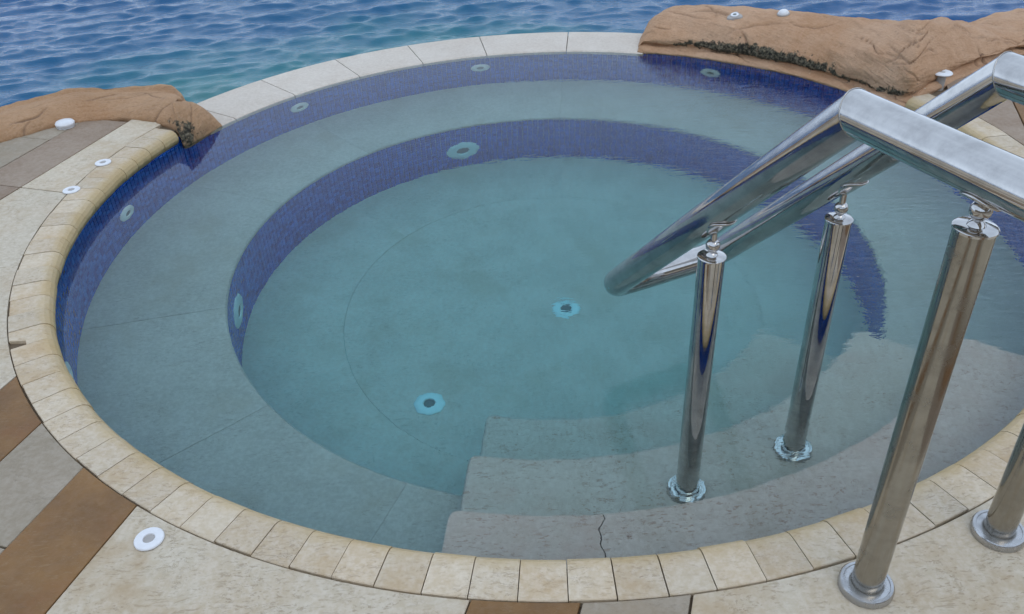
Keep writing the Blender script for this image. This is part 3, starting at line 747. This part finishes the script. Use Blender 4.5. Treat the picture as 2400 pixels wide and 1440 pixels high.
for cp, d0, mt in ((c1, dh, mt1), (c2, -dsl, mt2)):
    n_ = (Vector((0, 0, 1))-d0*d0.z).normalized(); b_ = d0.cross(n_); vs, fs = [], []; K = 48
    for k in range(K):
        a = 2*math.pi*k/K; rv = n_*math.cos(a)+b_*math.sin(a)
        w_ = 0.0011+0.0006*mnoise.noise(rv*9)
        for q in range(6):
            f = 2*math.pi*q/6; d = rv*(RT+0.0002+w_*math.cos(f)*0.7); p = cp+d+d0*(-d.dot(mt)/d0.dot(mt)); vs.append(p+mt*(w_*1.3*math.sin(f)))
    for k in range(K):
        for q in range(6): fs.append((k*6+q, ((k+1) % K)*6+q, ((k+1) % K)*6+(q+1) % 6, k*6+(q+1) % 6))
    hadopt(me_obj('weld', vs, fs, M['weld'], None, True))
def post(s, lat, zb, ztop, zrail, m, label):
    q = RL(s, lat, 0); r = 0.031; M4 = Matrix.Translation((q.x, q.y, 0))
    p = hadopt(lathe('post', [(r-0.003, zb+0.001), (r, zb+0.001), (r, ztop-0.006), (r-0.004, ztop-0.006)], m, None, 40, M4)); p['label'] = label
    bpy.context.view_layer.update()
    hadopt(lathe('cap', [(r-0.001, ztop-0.005), (r+0.002, ztop-0.005), (r+0.0022, ztop-0.001), (r-0.0005, ztop+0.001), (0.012, ztop+0.003), (0.0005, ztop+0.003)], M['steel'], None, 36, M4), p)
    zb2 = ztop+0.003; br = 0.0165; zc_ = zb2+0.008+br
    pr = [(0.014, zb2), (0.012, zb2+0.004), (0.0075, zb2+0.008)]+[(br*math.sin(R(a)), zc_-br*math.cos(R(a))) for a in range(28, 155, 12)]+[(0.0075, zc_+br*0.9), (0.0075, zrail)]
    hadopt(lathe('ball_joint', pr, M['steel'], None, 24, M4), p)
    # curved saddle plate under the tube
    sl = 0.0 if s < SC else -SL
    dr = Vector((D1.x, D1.y, sl)).normalized(); up = (Vector((0, 0, 1))-dr*dr.z).normalized(); sd_ = dr.cross(up)
    zc2 = ZT if s < SC else ZT-(s-SC)*SL
    ctr = Vector((q.x, q.y, zc2)); vs, fs = [], []
    K1, K2 = 9, 12
    for i in range(K1):
        l = -0.034+0.068*i/(K1-1); hw = 0.9*math.sqrt(max(0.02, 1-(l/0.036)**2))
        for j in range(K2):
            a = -hw+2*hw*j/(K2-1)
            for rr in (RT+0.0005, RT+0.0045): vs.append(ctr+dr*l+(-up*math.cos(a)+sd_*math.sin(a))*rr)
    ix = lambda i, j, k: (i*K2+j)*2+k
    for i in range(K1-1):
        for j in range(K2-1):
            for k in (0, 1): fs.append((ix(i, j, k), ix(i+1, j, k), ix(i+1, j+1, k), ix(i, j+1, k)))
    for i in range(K1-1):
        for j in (0, K2-1): fs.append((ix(i, j, 0), ix(i+1, j, 0), ix(i+1, j, 1), ix(i, j, 1)))
    for j in range(K2-1):
        for i in (0, K1-1): fs.append((ix(i, j, 0), ix(i, j+1, 0), ix(i, j+1, 1), ix(i, j, 1)))
    hadopt(me_obj('saddle', vs, fs, M['steel'], None, True), p)
    fr_ = 0.055
    hadopt(lathe('base_flange', [(fr_, zb+0.0005), (fr_, zb+0.013), (fr_-0.003, zb+0.017), (0.046, zb+0.018), (0.045, zb+0.0165), (r+0.006, zb+0.0175), (r+0.001, zb+0.016), (r-0.004, zb+0.012)], M['flange'] if zb > 0 else M['steel'], None, 48, M4), p)
ZSL = ZT-(0.6-SC)*SL-RT*1.44
post(0.609, -0.001, ZSB, 0.557, ZSL, M['steel'], 'polished front post standing on the second step')
post(0.595, LAT+0.002, ZSB, 0.566, ZSL+0.01, M['steel'], 'polished post behind it on the second step')
post(0.0, 0.0, ZD, 0.935, ZT-RT, M['satin'], 'dull brownish post on the near deck edge')
post(-0.02, LAT, ZD, 0.935, ZT-RT, M['satin'], 'dull post cut by the right edge of the picture')

# ------------------------------------------------------------------ small white fittings on the deck and rocks
def ring_fitting(x, y, z, rad, label, tilt=(0, 0)):
    t = empty('deck_fitting', (x, y, z)); tag(t, label, 'fitting')
    M4 = Matrix.Rotation(tilt[0], 4, 'X') @ Matrix.Rotation(tilt[1], 4, 'Y')
    o = lathe('flange', [(rad, 0.0005), (rad, 0.002), (rad*0.95, 0.0042), (rad*0.5, 0.0055), (rad*0.42, 0.0048), (rad*0.39, 0.0018)], M['plastic'], t, 32, M4)
    lathe('socket', [(rad*0.40, 0.0022), (0.0004, 0.0016)], M['grey_pipe'], t, 20, M4)
    return t
ring_fitting(-0.856, 1.334, ZD+0.001, 0.034, 'white ring fitting set in the cream slab at the lower left')
ring_fitting(-1.765, 3.182, ZD+0.001, 0.034, 'white ring fitting on the coping joint, nearer of the two at left')
ring_fitting(-1.729, 3.436, ZD+0.001, 0.034, 'white ring fitting on the coping joint, nearer the small rock')
t = empty('round_cap', (-2.065, 3.875, ZD)); tag(t, 'white domed round cap on grey paving beside the small rock', 'cap')
lathe('cap_body', [(0.040, 0.0), (0.042, 0.012), (0.043, 0.013)], M['plastic'], t, 32)
lathe('cap_lid', [(0.043, 0.013), (0.0435, 0.020), (0.038, 0.027), (0.02, 0.031), (0.0004, 0.032)], M['plastic'], t, 32)
def mushroom(x, y, z):
    t = empty('pipe_fitting', (x, y, z)); tag(t, 'white disc on a short grey pipe beside the large rock', 'fitting')
    lathe('pipe', [(0.021, -0.02), (0.021, 0.055)], M['grey_pipe'], t, 24)
    lathe('disc', [(0.021, 0.054), (0.042, 0.060), (0.046, 0.065), (0.043, 0.069), (0.014, 0.071), (0.012, 0.068)], M['plastic'], t, 32)
    lathe('socket', [(0.0125, 0.0685), (0.0004, 0.0675)], M['grey_pipe'], t, 16)
mushroom(2.055, 3.845, ZD)

def on_rock(px, rock):
    """drop a point on the rock where the picture shows it"""
    bpy.context.view_layer.update()
    d = co.matrix_world.to_3x3() @ Vector(((px[0]-1200)/FPX, -(px[1]-720)/FPX, -1)).normalized()
    ok, loc, nr, _ = rock.ray_cast(Vector((0, 0, CAMH)), d)
    return (loc, nr) if ok else (None, None)
for px, kind in (((1722, 37), 'ring'), ((1836, 33), 'lamp')):
    loc, nr = on_rock(px, ro)
    if loc is None: continue
    if nr.z < 0: nr = -nr
    M4 = nr.lerp(Vector((0, 0, 1)), 0.4).to_track_quat('Z', 'Y').to_matrix().to_4x4()
    if kind == 'ring':
        t = empty('rock_fitting', loc); tag(t, 'small white ring with grey mortar on top of the large rock', 'fitting')
        lathe('mortar_patch', [(0.042, -0.012), (0.036, 0.002), (0.02, 0.005), (0.0004, 0.006)], M['grey_pipe'], t, 20, M4, lobes=3, amp=0.2)
        lathe('flange', [(0.022, 0.002), (0.021, 0.008), (0.011, 0.009), (0.0095, 0.006)], M['plastic'], t, 24, M4)
        lathe('socket', [(0.010, 0.007), (0.0004, 0.0065)], M['dark'], t, 16, M4)
    else:
        t = empty('rock_lamp', loc); tag(t, 'small white dome with grey collar on top of the large rock', 'lamp')
        lathe('collar', [(0.034, -0.02), (0.033, 0.004), (0.025, 0.006)], M['grey_pipe'], t, 24, M4)
        lathe('dome', [(0.028, 0.003), (0.027, 0.010), (0.021, 0.018), (0.01, 0.022), (0.0004, 0.023)], M['plastic'], t, 24, M4)
